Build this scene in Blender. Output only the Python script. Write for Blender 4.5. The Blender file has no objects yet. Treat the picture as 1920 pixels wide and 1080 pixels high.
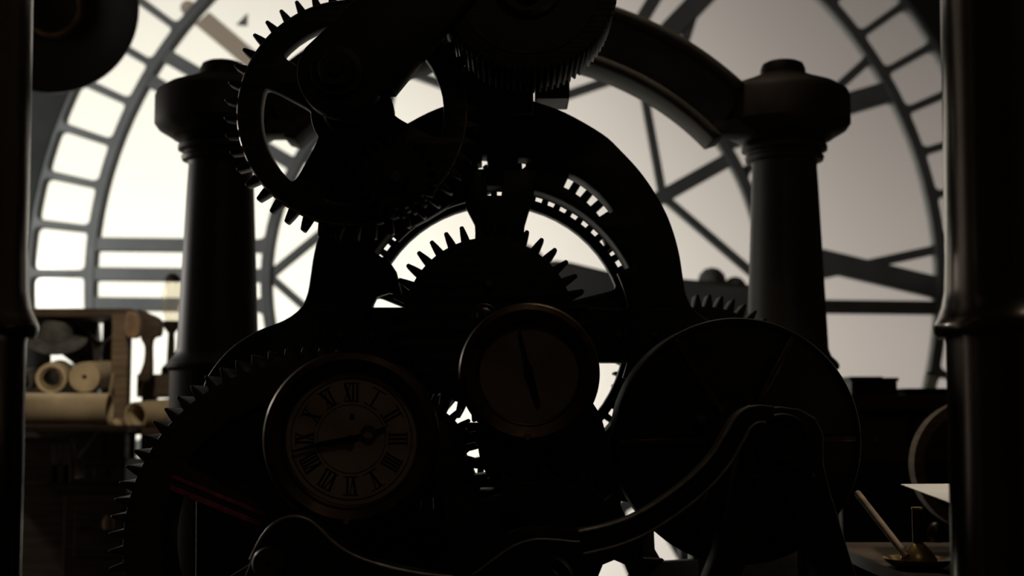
import bpy, bmesh, math, random
from mathutils import Vector, Matrix
random.seed(7)
PI = math.pi
sc = bpy.context.scene
COL = sc.collection

# ------------------------------------------------------------------ camera
F = 2640.0                      # focal length in pixels of the 1920 wide frame
PITCH = math.radians(5.0)
cam = bpy.data.cameras.new('camera')
cam.sensor_width = 36.0
cam.lens = F / 1920.0 * 36.0
cam.clip_start = 0.05
cam.dof.use_dof = True
cam.dof.focus_distance = 3.15
cam.dof.aperture_fstop = 2.4
cam_o = bpy.data.objects.new('camera', cam)
COL.objects.link(cam_o)
cam_o.location = (0, 0, 0)
cam_o.rotation_euler = (PI / 2 + PITCH, 0, 0)
sc.camera = cam_o

# ------------------------------------------------------------------ world: hazy sky, sun glow low on the left
def P(px, py, D):
    """world point seen at a pixel of the frame, on the vertical plane y = D"""
    u = (px - 960.0) / F
    v = (540.0 - py) / F
    y = math.cos(PITCH) - math.sin(PITCH) * v
    z = math.sin(PITCH) + math.cos(PITCH) * v
    return Vector((u * D / y, D, z * D / y))

w = bpy.data.worlds.new('hazy_sky')
sc.world = w
w.use_nodes = True
nt = w.node_tree
for n in list(nt.nodes):
    nt.nodes.remove(n)
def nd(tree, typ, **kw):
    n = tree.nodes.new(typ)
    for k, v in kw.items():
        setattr(n, k, v)
    return n
def math_node(tree, op, a, b=None):
    n = nd(tree, 'ShaderNodeMath', operation=op)
    for i, x in enumerate((a, b)):
        if x is None:
            continue
        if isinstance(x, (int, float)):
            n.inputs[i].default_value = x
        else:
            tree.links.new(x, n.inputs[i])
    return n.outputs[0]
tc = nd(nt, 'ShaderNodeTexCoord')
sun_dir = P(156, 800, 1.0).normalized()
dot = nd(nt, 'ShaderNodeVectorMath', operation='DOT_PRODUCT')
nt.links.new(tc.outputs['Generated'], dot.inputs[0])
dot.inputs[1].default_value = sun_dir
ang = math_node(nt, 'ARCCOSINE', math_node(nt, 'MINIMUM', dot.outputs['Value'], 0.999999))
def glow(width, power, amount):
    a = math_node(nt, 'POWER', math_node(nt, 'DIVIDE', ang, width), power)
    return math_node(nt, 'MULTIPLY', math_node(nt, 'POWER', math.e, math_node(nt, 'MULTIPLY', a, -1.0)), amount)
g1 = glow(0.43, 3.2, 1.12)
sep = nd(nt, 'ShaderNodeSeparateXYZ')
nt.links.new(tc.outputs['Generated'], sep.inputs[0])
el = math_node(nt, 'ABSOLUTE', sep.outputs['Z'])
base = 0.09
hz = math_node(nt, 'MULTIPLY', math_node(nt, 'POWER', math.e, math_node(nt, 'MULTIPLY', math_node(nt, 'POWER', math_node(nt, 'DIVIDE', el, 0.2), 2.0), -1.0)), 0.23)
tot = math_node(nt, 'ADD', g1, math_node(nt, 'ADD', hz, base))
mixc = nd(nt, 'ShaderNodeMix', data_type='RGBA')
nt.links.new(g1, mixc.inputs['Factor'])
mixc.inputs['A'].default_value = (1.0, 0.87, 0.795, 1)
mixc.inputs['B'].default_value = (1.0, 0.96, 0.83, 1)
bg = nd(nt, 'ShaderNodeBackground')
nt.links.new(mixc.outputs['Result'], bg.inputs['Color'])
tot = math_node(nt, 'MULTIPLY', tot, 1.16)
nt.links.new(tot, bg.inputs['Strength'])
outw = nd(nt, 'ShaderNodeOutputWorld')
nt.links.new(bg.outputs[0], outw.inputs[0])

sc.view_settings.view_transform = 'Standard'
sc.view_settings.look = 'None'
sc.view_settings.gamma = 1.0
sc.view_settings.exposure = 0.0
sc.view_settings.use_curve_mapping = False
sc.cycles.use_denoising = True
sc.cycles.max_bounces = 8
sc.cycles.transparent_max_bounces = 16
sc.cycles.caustics_reflective = False
sc.cycles.caustics_refractive = False

# light portals: the dial, and an unseen opening added for more daylight
def portal(name, loc, rot, sx, sy, shape='RECTANGLE'):
    l = bpy.data.lights.new(name, 'AREA')
    l.shape = shape
    l.size = sx
    if shape in ('RECTANGLE', 'ELLIPSE'):
        l.size_y = sy
    l.cycles.is_portal = True
    o = bpy.data.objects.new(name, l)
    COL.objects.link(o)
    o.location = loc
    o.rotation_euler = rot
DIAL_D = 8.0
DC = P(967, 523, DIAL_D)
DS = DIAL_D / (F * math.cos(PITCH))           # metres per pixel on the dial
portal('dial_portal', (DC.x, DIAL_D + 0.35, DC.z), (-PI / 2, 0, 0), 5.6, 5.6)

SIDE_OPENING = (4.2, 7.6, -1.2, 3.4)                    # unseen opening added in the left wall for side light: y0 y1 z0 z1
portal('side_opening_portal', (-3.85, (SIDE_OPENING[0] + SIDE_OPENING[1]) / 2, (SIDE_OPENING[2] + SIDE_OPENING[3]) / 2), (0, -PI / 2, 0), 4.6, 3.4)
def lamp(name, loc, watt, col, r):
    l = bpy.data.lights.new(name, 'POINT')
    l.energy = watt; l.color = col; l.shadow_soft_size = r
    o = bpy.data.objects.new(name, l)
    COL.objects.link(o); o.location = loc
def spot(name, loc, aim, watt, col, r, deg):
    l = bpy.data.lights.new(name, 'SPOT')
    l.energy = watt; l.color = col; l.shadow_soft_size = r; l.spot_size = math.radians(deg); l.spot_blend = 0.6
    o = bpy.data.objects.new(name, l)
    COL.objects.link(o); o.location = loc
    o.rotation_euler = (Vector(aim) - Vector(loc)).to_track_quat('-Z', 'Y').to_euler()
spot('fill_spot_shelves', (-1.2, 3.9, 1.75), (-1.72, 5.9, 0.38), 92, (1.0, 0.86, 0.66), 0.12, 27)  # added spot out of view, brightens the paper rolls
spot('rim_spot_movement', (0.5, 4.4, 2.4), (0.15, 3.1, 0.0), 34, (1.0, 0.82, 0.62), 0.15, 95)  # added spot behind the movement, gives rim light on top edges
spot('fill_spot_sheet', (1.2, 3.1, 0.55), (0.98, 3.1, -0.2), 14, (1.0, 0.88, 0.72), 0.05, 80)  # added spot, lifts the white sheet and the brass
lamp('fill_light_dial_left', (-3.3, 6.2, 0.9), 55, (1.0, 0.95, 0.88), 0.12)  # unseen light added to lift the left dial bars
lamp('fill_light_above_camera', (0.2, 0.8, 2.4), 4.6, (1.0, 0.84, 0.68), 0.2)  # added front fill for gauge faces and column collars

# ------------------------------------------------------------------ materials
MATS = {}
def mat(name, col, rough=0.5, metal=0.0, spec=0.5, var=0.25, scale=12.0, bump=0.0, col2=None, stretch=(1, 1, 1), trans=0.0, coat=0.0):
    if name in MATS:
        return MATS[name]
    m = bpy.data.materials.new(name)
    m.use_nodes = True
    t = m.node_tree
    b = t.nodes['Principled BSDF']
    b.inputs['Roughness'].default_value = rough
    b.inputs['Metallic'].default_value = metal
    b.inputs['Specular IOR Level'].default_value = spec
    if coat:
        b.inputs['Coat Weight'].default_value = coat
        b.inputs['Coat Roughness'].default_value = 0.28
    if trans:
        b.inputs['Transmission Weight'].default_value = trans
    tcn = nd(t, 'ShaderNodeTexCoord')
    mp = nd(t, 'ShaderNodeMapping')
    mp.inputs['Scale'].default_value = stretch
    t.links.new(tcn.outputs['Object'], mp.inputs['Vector'])
    no = nd(t, 'ShaderNodeTexNoise')
    no.inputs['Scale'].default_value = scale
    no.inputs['Detail'].default_value = 6.0
    t.links.new(mp.outputs['Vector'], no.inputs['Vector'])
    cr = nd(t, 'ShaderNodeValToRGB')
    c2 = col2 or tuple(c * (1 - var) for c in col)
    c1 = col if col2 else tuple(min(1, c * (1 + var)) for c in col)
    cr.color_ramp.elements[0].color = (*c2, 1)
    cr.color_ramp.elements[0].position = 0.35
    cr.color_ramp.elements[1].color = (*c1, 1)
    cr.color_ramp.elements[1].position = 0.68
    t.links.new(no.outputs['Fac'], cr.inputs['Fac'])
    t.links.new(cr.outputs['Color'], b.inputs['Base Color'])
    if bump:
        bp = nd(t, 'ShaderNodeBump')
        bp.inputs['Strength'].default_value = bump
        bp.inputs['Distance'].default_value = 0.004
        t.links.new(no.outputs['Fac'], bp.inputs['Height'])
        t.links.new(bp.outputs['Normal'], b.inputs['Normal'])
    MATS[name] = m
    return m
IRON = mat('black_painted_iron', (0.016, 0.014, 0.012), 0.5, 0.0, 0.35, 0.3, 30, 0.25)
IRON2 = mat('brown_black_iron', (0.026, 0.019, 0.014), 0.62, 0.0, 0.22, 0.35, 26, 0.3)
COLM = mat('dark_satin_iron_column', (0.17, 0.145, 0.12), 0.21, 0.92, 0.5, 0.12, 9, 0.04)
PILM = mat('dull_brown_pillar_paint', (0.040, 0.031, 0.024), 0.5, 0.0, 0.4, 0.2, 9, 0.08)
ARCHM = mat('dull_black_arch_paint', (0.085, 0.076, 0.064), 0.65, 0.0, 0.25, 0.2, 9, 0.08)
GEARM = mat('worn_gear_iron', (0.050, 0.042, 0.034), 0.48, 0.0, 0.5, 0.3, 30, 0.25)
STEEL = mat('worn_grey_steel', (0.10, 0.092, 0.085), 0.42, 0.8, 0.5, 0.3, 40, 0.2)
EDGE_HIGHLIGHT = mat('edge_highlight_steel', (0.42, 0.40, 0.36), 0.36, 0.7, 0.5, 0.3, 40, 0.2)  # pale steel standing in for light caught along the edges
BRONZE = mat('dark_bronze', (0.085, 0.052, 0.030), 0.42, 0.85, 0.5, 0.35, 24, 0.2)
BRASS = mat('aged_brass', (0.55, 0.38, 0.15), 0.34, 0.75, 0.5, 0.3, 18, 0.1)
PAPER = mat('aged_cream_enamel', (0.50, 0.39, 0.29), 0.55, 0, 0.3, 0.2, 9, 0.05, col2=(0.33, 0.24, 0.17))
PAPER2 = mat('browned_gauge_card', (0.22, 0.16, 0.11), 0.6, 0, 0.3, 0.3, 12, 0.05)
INK = mat('black_dial_ink', (0.010, 0.008, 0.007), 0.6, 0, 0.2)
DIALM = mat('haze_grey_blue_iron', (0.36, 0.40, 0.41), 0.6, 0, 0.3, 0.12, 5)  # grey-blue puts the veiling haze into the ironwork's colour
RED = mat('dull_red_paint', (0.62, 0.10, 0.17), 0.45, 0, 0.4, 0.4, 40, 0.3)
WOOD = mat('dark_brown_wood', (0.075, 0.050, 0.032), 0.6, 0, 0.3, 0.35, 6, 0.3, stretch=(1, 1, 8))
WOODL = mat('pale_worn_wood', (0.19, 0.135, 0.085), 0.6, 0, 0.3, 0.3, 6, 0.3, stretch=(1, 1, 8))
PARCH = mat('rolled_parchment', (0.52, 0.41, 0.26), 0.7, 0, 0.2, 0.25, 7, 0.15)
CLOTH = mat('dark_grey_cloth', (0.06, 0.06, 0.058), 0.9, 0, 0.1, 0.4, 14, 0.4)
FELT = mat('grey_felt', (0.10, 0.098, 0.092), 0.9, 0, 0.1, 0.3, 20, 0.3)
LEATHER = mat('tan_leather', (0.30, 0.19, 0.11), 0.55, 0, 0.4, 0.3, 16, 0.3)
WHITE = mat('white_glossy_paper', (0.82, 0.79, 0.74), 0.35, 0.0, 0.5, 0.03, 8)
WALLM = mat('grey_plaster_wall', (0.075, 0.085, 0.086), 0.85, 0, 0.2, 0.2, 2.5, 0.2)
WALLB = mat('warm_brown_wall', (0.20, 0.145, 0.10), 0.85, 0, 0.2, 0.2, 2.5, 0.2)
FLOORM = mat('dark_floor_boards', (0.055, 0.042, 0.032), 0.7, 0, 0.3, 0.3, 3, 0.2, stretch=(8, 1, 1))
SHADE = mat('dark_olive_enamel', (0.035, 0.032, 0.022), 0.45, 0, 0.5, 0.2, 8)
ROPE = mat('pale_hemp_cord', (0.36, 0.27, 0.17), 0.8, 0, 0.2)

def glass_mat(name, tint, frost=0.08):
    m = bpy.data.materials.new(name)
    m.use_nodes = True
    t = m.node_tree
    for n in list(t.nodes):
        t.nodes.remove(n)
    tr = nd(t, 'ShaderNodeBsdfTransparent'); tr.inputs[0].default_value = (*tint, 1)
    tl = nd(t, 'ShaderNodeBsdfTranslucent'); tl.inputs[0].default_value = (0.8, 0.76, 0.7, 1)
    gl = nd(t, 'ShaderNodeBsdfGlossy'); gl.inputs['Roughness'].default_value = 0.2
    m1 = nd(t, 'ShaderNodeMixShader'); m1.inputs[0].default_value = frost
    m2 = nd(t, 'ShaderNodeMixShader'); m2.inputs[0].default_value = 0.03
    o = nd(t, 'ShaderNodeOutputMaterial')
    no = nd(t, 'ShaderNodeTexNoise'); no.inputs['Scale'].default_value = 3.0
    mr = nd(t, 'ShaderNodeMapRange')
    mr.inputs['To Min'].default_value = frost * 0.7; mr.inputs['To Max'].default_value = frost * 1.3
    t.links.new(no.outputs['Fac'], mr.inputs['Value']); t.links.new(mr.outputs[0], m1.inputs[0])
    t.links.new(tr.outputs[0], m1.inputs[1]); t.links.new(tl.outputs[0], m1.inputs[2])
    t.links.new(m1.outputs[0], m2.inputs[1]); t.links.new(gl.outputs[0], m2.inputs[2])
    t.links.new(m2.outputs[0], o.inputs[0])
    return m
GLASS = glass_mat('frosted_dial_glass', (0.97, 0.97, 0.96))
CLEAR = glass_mat('clear_lamp_glass', (0.93, 0.90, 0.82), 0.12)

# ------------------------------------------------------------------ object helpers (meshes are built in world coordinates)
def root_loc(o):
    while o.parent:
        o = o.parent
    return o.location.copy()
def obj(name, me, m, parent=None, smooth=None):
    if isinstance(me, bmesh.types.BMesh):
        b = me
        bmesh.ops.recalc_face_normals(b, faces=b.faces)
        me = bpy.data.meshes.new(name)
        b.to_mesh(me); b.free()
    me.name = name
    me.materials.clear(); me.materials.append(m)
    if smooth is not None:
        me.shade_smooth()
        me.set_sharp_from_angle(angle=math.radians(smooth))
    o = bpy.data.objects.new(name, me)
    COL.objects.link(o)
    if parent:
        me.transform(Matrix.Translation(-root_loc(parent)))
        o.parent = parent
    else:
        xs = [v.co for v in me.vertices]
        c = Vector(((min(v.x for v in xs) + max(v.x for v in xs)) / 2, (min(v.y for v in xs) + max(v.y for v in xs)) / 2, min(v.z for v in xs)))
        me.transform(Matrix.Translation(-c))
        o.location = c
    return o
def tag(o, label, cat, group=None):
    o['label'] = label; o['category'] = cat
    if group:
        o['group'] = group
    return o
def thing(name, label, cat, loc, group=None):
    o = bpy.data.objects.new(name, None)
    o.empty_display_size = 0.05
    COL.objects.link(o)
    o.location = loc
    return tag(o, label, cat, group)
def struct(name, me, m, parent=None, smooth=None):
    o = obj(name, me, m, parent, smooth)
    if not parent:
        o['kind'] = 'structure'
    return o

def box(bm, x0, x1, y0, y1, z0, z1):
    vs = [bm.verts.new((x, y, z)) for x in (x0, x1) for y in (y0, y1) for z in (z0, z1)]
    for f in ((0, 1, 3, 2), (4, 6, 7, 5), (0, 4, 5, 1), (2, 3, 7, 6), (0, 2, 6, 4), (1, 5, 7, 3)):
        bm.faces.new([vs[i] for i in f])
    return vs
def mbox(x0, x1, y0, y1, z0, z1, bev=0.0):
    bm = bmesh.new()
    box(bm, min(x0, x1), max(x0, x1), min(y0, y1), max(y0, y1), min(z0, z1), max(z0, z1))
    if bev:
        bmesh.ops.bevel(bm, geom=bm.edges[:], offset=bev, segments=2, affect='EDGES', profile=0.5)
    return bm
def pbox(px0, py0, px1, py1, D, T, bev=0.004):
    a = P(px0, py0, D); b = P(px1, py1, D)
    return mbox(a.x, b.x, D, D + T, a.z, b.z, bev)
def lathe(axis, c, prof, seg=48, a0=0.0, a1=2 * PI):
    """prof: (radius, height) list; revolved about an axis ('Y' or 'Z' or a Vector) through c"""
    if axis == 'Z':
        R = Matrix.Identity(3)
    elif axis == 'Y':
        R = Matrix(((1, 0, 0), (0, 0, 1), (0, 1, 0)))      # local z -> world y
    else:
        R = Vector((0, 0, 1)).rotation_difference(Vector(axis)).to_matrix()
    bm = bmesh.new()
    c = Vector(c)
    rows = []
    for r, h in prof:
        if r < 1e-6:
            rows.append([bm.verts.new(c + R @ Vector((0, 0, h)))])
        else:
            rows.append([bm.verts.new(c + R @ Vector((r * math.cos(2 * PI * k / seg), r * math.sin(2 * PI * k / seg), h))) for k in range(seg)])
    for A, B in zip(rows, rows[1:]):
        for k in range(seg):
            k2 = (k + 1) % seg
            q = []
            for v in ((A[k], A[k2]) if len(A) > 1 else (A[0],)):
                q.append(v)
            for v in ((B[k2], B[k]) if len(B) > 1 else (B[0],)):
                q.append(v)
            if len(q) > 2:
                bm.faces.new(q)
    return bm
def tube(pts, r, seg=10, caps=True):
    bm = bmesh.new()
    pts = [Vector(p) for p in pts]
    n = len(pts)
    rs = r if isinstance(r, (list, tuple)) else [r] * n
    rings = []
    up = None
    for i, p in enumerate(pts):
        d = (pts[min(i + 1, n - 1)] - pts[max(i - 1, 0)]).normalized()
        if up is None:
            up = Vector((0, 0, 1)) if abs(d.z) < 0.9 else Vector((0, 1, 0))
        s = d.cross(up).normalized()
        up = s.cross(d).normalized()
        rings.append([bm.verts.new(p + (s * math.cos(2 * PI * k / seg) + up * math.sin(2 * PI * k / seg)) * rs[i]) for k in range(seg)])
    for A, B in zip(rings, rings[1:]):
        for k in range(seg):
            bm.faces.new((A[k], A[(k + 1) % seg], B[(k + 1) % seg], B[k]))
    if caps:
        bm.faces.new(rings[0]); bm.faces.new(rings[-1][::-1])
    return bm
def spline(pts, n=8):
    """Catmull-Rom through 2D/3D points"""
    pts = [Vector(p) for p in pts]
    out = []
    for i in range(len(pts) - 1):
        p0 = pts[max(i - 1, 0)]; p1 = pts[i]; p2 = pts[i + 1]; p3 = pts[min(i + 2, len(pts) - 1)]
        for k in range(n):
            t = k / n
            out.append(0.5 * ((2 * p1) + (p2 - p0) * t + (2 * p0 - 5 * p1 + 4 * p2 - p3) * t * t + (3 * p1 - p0 - 3 * p2 + p3) * t ** 3))
    out.append(pts[-1])
    return out
def plate_xz(loops, D, T, bev=0.003):
    """solid plate from closed loops in the x-z plane (first outer, rest holes), front face at y = D, back at D + T"""
    cu = bpy.data.curves.new('tmp', 'CURVE')
    cu.dimensions = '2D'
    cu.fill_mode = 'BOTH'
    b = min(bev, T * 0.4)
    cu.extrude = T / 2 - b
    cu.bevel_depth = b
    cu.bevel_resolution = 1
    cu.offset = -b
    for lp in loops:
        s = cu.splines.new('POLY')
        s.points.add(len(lp) - 1)
        for q, p in zip(s.points, lp):
            q.co = (p[0], p[1], 0, 1)
        s.use_cyclic_u = True
    o = bpy.data.objects.new('tmp', cu)
    COL.objects.link(o)
    dg = bpy.context.evaluated_depsgraph_get()
    me = bpy.data.meshes.new_from_object(o.evaluated_get(dg))
    bpy.data.objects.remove(o); bpy.data.curves.remove(cu)
    bw = bmesh.new(); bw.from_mesh(me)
    bmesh.ops.remove_doubles(bw, verts=bw.verts, dist=2e-5)
    bmesh.ops.recalc_face_normals(bw, faces=bw.faces)
    bw.to_mesh(me); bw.free()
    me.transform(Matrix(((1, 0, 0, 0), (0, 0, -1, D + T / 2), (0, 1, 0, 0), (0, 0, 0, 1))))
    return me
def px2xz(pts, D):
    return [(p.x, p.z) for p in (P(a[0], a[1], D) for a in pts)]
def plate(loops_px, D, T, bev=0.003):
    return plate_xz([px2xz(l, D) for l in loops_px], D, T, bev)
def circ(cx, cz, r, n=64):
    return [(cx + r * math.cos(2 * PI * k / n), cz + r * math.sin(2 * PI * k / n)) for k in range(n)]
def fillet(poly, corners, rad, n=5):
    """round the listed corner indexes of a polygon"""
    out = []
    N = len(poly)
    for i, p in enumerate(poly):
        if i not in corners:
            out.append(p); continue
        p = Vector(p); a = Vector(poly[i - 1]); b = Vector(poly[(i + 1) % N])
        ra = min(rad, (a - p).length * 0.45); rb = min(rad, (b - p).length * 0.45)
        A = p + (a - p).normalized() * ra; B = p + (b - p).normalized() * rb
        for k in range(n + 1):
            t = k / n
            q = A * (1 - t) ** 2 + p * 2 * t * (1 - t) + B * t * t
            out.append((q.x, q.y))
    return out
def arc(cx, cz, r, a0, a1, n):
    return [(cx + r * math.cos(math.radians(a0 + (a1 - a0) * k / n)), cz + r * math.sin(math.radians(a0 + (a1 - a0) * k / n))) for k in range(n + 1)]
def sector(cx, cz, r0, r1, a0, a1, rad, n=10):
    """rounded window of a wheel; a0..a1 degrees; arcs sampled coarsely near corners so the fillet has room"""
    o = arc(cx, cz, r1, a0, a1, n); i = arc(cx, cz, r0, a1, a0, max(2, n // 3))
    poly = o + i
    # make room: drop the neighbours of corners on the arcs when too close
    idx = {0, len(o) - 1, len(o), len(poly) - 1}
    return fillet(poly, idx, rad)
def spoke_windows(cx, cz, r0, r1, angs, width, rad):
    out = []
    angs = sorted(angs)
    for k, a in enumerate(angs):
        b = angs[(k + 1) % len(angs)]
        if b <= a:
            b += 360
        d1 = math.degrees(math.asin(width / 2 / r1)); d0 = math.degrees(math.asin(min(0.95, width / 2 / r0)))
        o = arc(cx, cz, r1, a + d1, b - d1, 10)
        i = arc(cx, cz, r0, b - d0, a + d0, 4)
        poly = o + i
        out.append(fillet(poly, {0, len(o) - 1, len(o), len(poly) - 1}, rad))
    return out
def gear_loop(cx, cz, rt, rr, N, ph, tip=0.26, root=0.62, skew=0.0):
    """toothed outline; ph is the angle (deg) of one tooth's middle"""
    out = []
    st = 360.0 / N
    for k in range(N):
        a = ph + k * st
        for f, r in ((-root / 2, rr), (-(root * 0.55 + tip * 0.45) / 2, rr + (rt - rr) * 0.45), (-tip / 2, rt - (rt - rr) * 0.06), (0, rt), (tip / 2, rt - (rt - rr) * 0.06), ((root * 0.55 + tip * 0.45) / 2, rr + (rt - rr) * 0.45), (root / 2, rr)):
            b = math.radians(a + st * (f + skew * (r - rr) / (rt - rr)))
            out.append((cx + r * math.cos(b), cz + r * math.sin(b)))
    return out
def saw_loop(cx, cz, rt, rr, N, ph, sgn=1):
    out = []
    st = 360.0 / N
    for k in range(N):
        a = math.radians(ph + k * st); b = math.radians(ph + k * st + sgn * st * 0.12); c = math.radians(ph + k * st + sgn * st * 0.72)
        out += [(cx + rt * math.cos(a), cz + rt * math.sin(a)), (cx + rr * math.cos(b), cz + rr * math.sin(b)), (cx + (rr + (rt - rr) * .30) * math.cos(c), cz + (rr + (rt - rr) * .30) * math.sin(c))]
    return out if sgn > 0 else out
def scale_at(px, py, D):
    return (P(px + 1, py, D) - P(px, py, D)).length

FLOOR_Z = -2.3
CEIL_Z = 4.2
WX = 4.4
BACK_Y = -4.0
# ------------------------------------------------------------------ room shell
struct('floor', mbox(-3.7, WX, BACK_Y, DIAL_D + 0.3, FLOOR_Z - 0.1, FLOOR_Z), FLOORM)
struct('ceiling', mbox(-3.7, WX, BACK_Y, DIAL_D + 0.3, CEIL_Z, CEIL_Z + 0.1), WALLB)
bm = bmesh.new()
y0, y1, z0, z1 = SIDE_OPENING
WL = 3.6
box(bm, -WL - 0.1, -WL, BACK_Y, y0, FLOOR_Z, CEIL_Z); box(bm, -WL - 0.1, -WL, y1, DIAL_D + 0.3, FLOOR_Z, CEIL_Z)
box(bm, -WL - 0.1, -WL, y0, y1, FLOOR_Z, z0); box(bm, -WL - 0.1, -WL, y0, y1, z1, CEIL_Z)
struct('wall_left', bm, WALLB)
struct('wall_right', mbox(WX, WX + 0.1, BACK_Y, DIAL_D + 0.3, FLOOR_Z, CEIL_Z), WALLB)
struct('wall_front', mbox(-3.7, WX, BACK_Y - 0.1, BACK_Y, FLOOR_Z, CEIL_Z), WALLB)
R_HOLE = 970 * DS
struct('wall_back', plate_xz([[(-3.7, FLOOR_Z), (WX, FLOOR_Z), (WX, CEIL_Z), (-3.7, CEIL_Z)], circ(DC.x, DC.z, R_HOLE, 128)], DIAL_D + 0.02, 0.25, 0.01), WALLM)

# ------------------------------------------------------------------ the great dial, seen from inside
dial = thing('tower_clock_dial', 'huge round glazed tower clock dial with iron numerals, seen from inside', 'clock dial', (DC.x, DIAL_D, DC.z))
R1, R2 = 905 * DS, 806 * DS                 # minute window band
def sect_win(a0, a1, r0, r1, rad):
    o = arc(DC.x, DC.z, r1, a0, a1, 3); i = arc(DC.x, DC.z, r0, a1, a0, 3)
    p = o + i
    return fillet(p, {0, 3, 4, 7}, rad, 4)
wins = []
for k in range(60):
    c = k * 6.0
    ha = 2.55
    wins.append(sect_win(c + 3 - ha, c + 3 + ha, R2, R1, 0.035))
obj('minute_ring', plate_xz([circ(DC.x, DC.z, 914 * DS, 128)] + [circ(DC.x, DC.z, 787 * DS, 128)] + wins, DIAL_D - 0.05, 0.10, 0.006), DIALM, dial)
obj('outer_rim', plate_xz([circ(DC.x, DC.z, 990 * DS, 128), circ(DC.x, DC.z, 912 * DS, 128)], DIAL_D - 0.06, 0.07, 0.008), WALLM, dial)
R3, R4 = 477 * DS, 457 * DS
obj('middle_ring', plate_xz([circ(DC.x, DC.z, R3, 96), circ(DC.x, DC.z, R4, 96)], DIAL_D - 0.05, 0.10, 0.006), DIALM, dial)
def stroke(r0, t0, r1, t1, wd, flare, A):
    """numeral stroke: from radius r0 / tangential offset t0 to r1 / t1 (pixels), at dial angle A (deg, counterclockwise from the right)"""
    p0 = Vector((r0, t0)); p1 = Vector((r1, t1))
    d = (p1 - p0).normalized(); n = Vector((-d.y, d.x))
    L = (p1 - p0).length
    h = wd / 2
    prof = []
    for s, e in ((0, flare), (4, flare * 0.45), (flare * 0.9 + 4, 0), (L - flare * 0.9 - 4, 0), (L - 4, flare * 0.45), (L, flare)):
        prof.append((s, h + e))
    pts = [p0 + d * s + n * q for s, q in prof] + [p0 + d * s - n * q for s, q in reversed(prof)]
    ca, sa = math.cos(math.radians(A)), math.sin(math.radians(A))
    return [(DC.x + (q.x * ca - q.y * sa) * DS, DC.z + (q.x * sa + q.y * ca) * DS) for q in pts]
NUM = ['XII', 'I', 'II', 'III', 'IIII', 'V', 'VI', 'VII', 'VIII', 'IX', 'X', 'XI']
def numeral_strokes(s, unit, vw):
    """(t_inner, t_outer, thick?) for each stroke; reading direction = +t"""
    out = []
    wid = {'I': unit, 'V': vw, 'X': vw}
    tot = sum(wid[c] for c in s)
    x = -tot / 2
    for c in s:
        ww = wid[c]; m = x + ww / 2
        if c == 'I':
            out.append((m, m, 1))
        elif c == 'V':
            out.append((m, m - ww * 0.40, 2)); out.append((m, m + ww * 0.40, 0))
        else:
            out.append((m + ww * 0.40, m - ww * 0.40, 2)); out.append((m - ww * 0.40, m + ww * 0.40, 0))
        x += ww
    return out
for h, s in enumerate(NUM):
    A = 90 + 30 * h                                   # mirrored: seen from behind
    u = 56 if len(s) < 4 else 46
    for ti, to, th in numeral_strokes(s, u, 92 if len(s) < 4 else 76):
        # reading direction is clockwise from outside = counterclockwise seen from inside, where t grows counterclockwise
        wd = (17, 25, 40)[th]
        obj('numeral_stroke', plate_xz([stroke(470, ti, 792, to, wd, 7, A)], DIAL_D - 0.04 - 0.003 * th, 0.08, 0.004), DIALM, dial)
def bar(p, q, wd, name='tracery_bar'):
    p = Vector(p); q = Vector(q); d = (q - p).normalized(); n = Vector((-d.y, d.x)) * wd / 2
    pts = [p + n, q + n, q - n, p - n]
    obj(name, plate_xz([[(DC.x + a.x * DS, DC.z + a.y * DS) for a in pts]], DIAL_D - (0.035 if wd < 20 else 0.042), 0.07, 0.004), DIALM, dial)
def pol(r, a):
    return (r * math.cos(math.radians(a)), r * math.sin(math.radians(a)))
for k in range(6):
    a = 60 * k
    bar(pol(462, a), pol(318, a + 30), 15)
    bar(pol(462, a), pol(318, a - 30), 15)
    bar(pol(300, a + 30), pol(466, a + 30), 26, 'tracery_spoke')
obj('centre_boss', lathe('Y', (DC.x, DIAL_D, DC.z), [(0, -.14), (60 * DS, -.14), (64 * DS, -.12), (64 * DS, .05), (0, .05)], 48), DIALM, dial, 40)
dial.rotation_euler = (0, math.radians(0.65), 0)
# panes
def pane_mesh(poly):
    return plate_xz([poly], DIAL_D + 0.0, 0.008, 0.0005)
pm = bpy.data.meshes.new('pane')
o1 = arc(0, 0, R1 * 1.006, -3, 3, 3) + arc(0, 0, R2 * 0.994, 3, -3, 3)
me = plate_xz([o1], 0.0, 0.008, 0.0005)
me.materials.append(GLASS); me.name = 'minute_pane'
def rot_pane(me, ang, name):
    o = bpy.data.objects.new(name, me)
    COL.objects.link(o)
    o.parent = dial
    o.rotation_euler = (0, -math.radians(ang), 0)
for k in range(60):
    rot_pane(me, 3 + 6 * k, 'minute_pane')
o2 = arc(0, 0, 790 * DS, -15, 15, 12) + arc(0, 0, 474 * DS, 15, -15, 8)
me = plate_xz([o2], 0.0, 0.008, 0.0005); me.materials.append(GLASS); me.name = 'numeral_pane'
for k in range(12):
    rot_pane(me, 30 * k + 15, 'numeral_pane')
o3 = arc(0, 0, 460 * DS, -30, 30, 14) + arc(0, 0, 62 * DS, 30, -30, 8)
me = plate_xz([o3], 0.0, 0.008, 0.0005); me.materials.append(GLASS); me.name = 'centre_pane'
for k in range(6):
    rot_pane(me, 60 * k, 'centre_pane')

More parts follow.
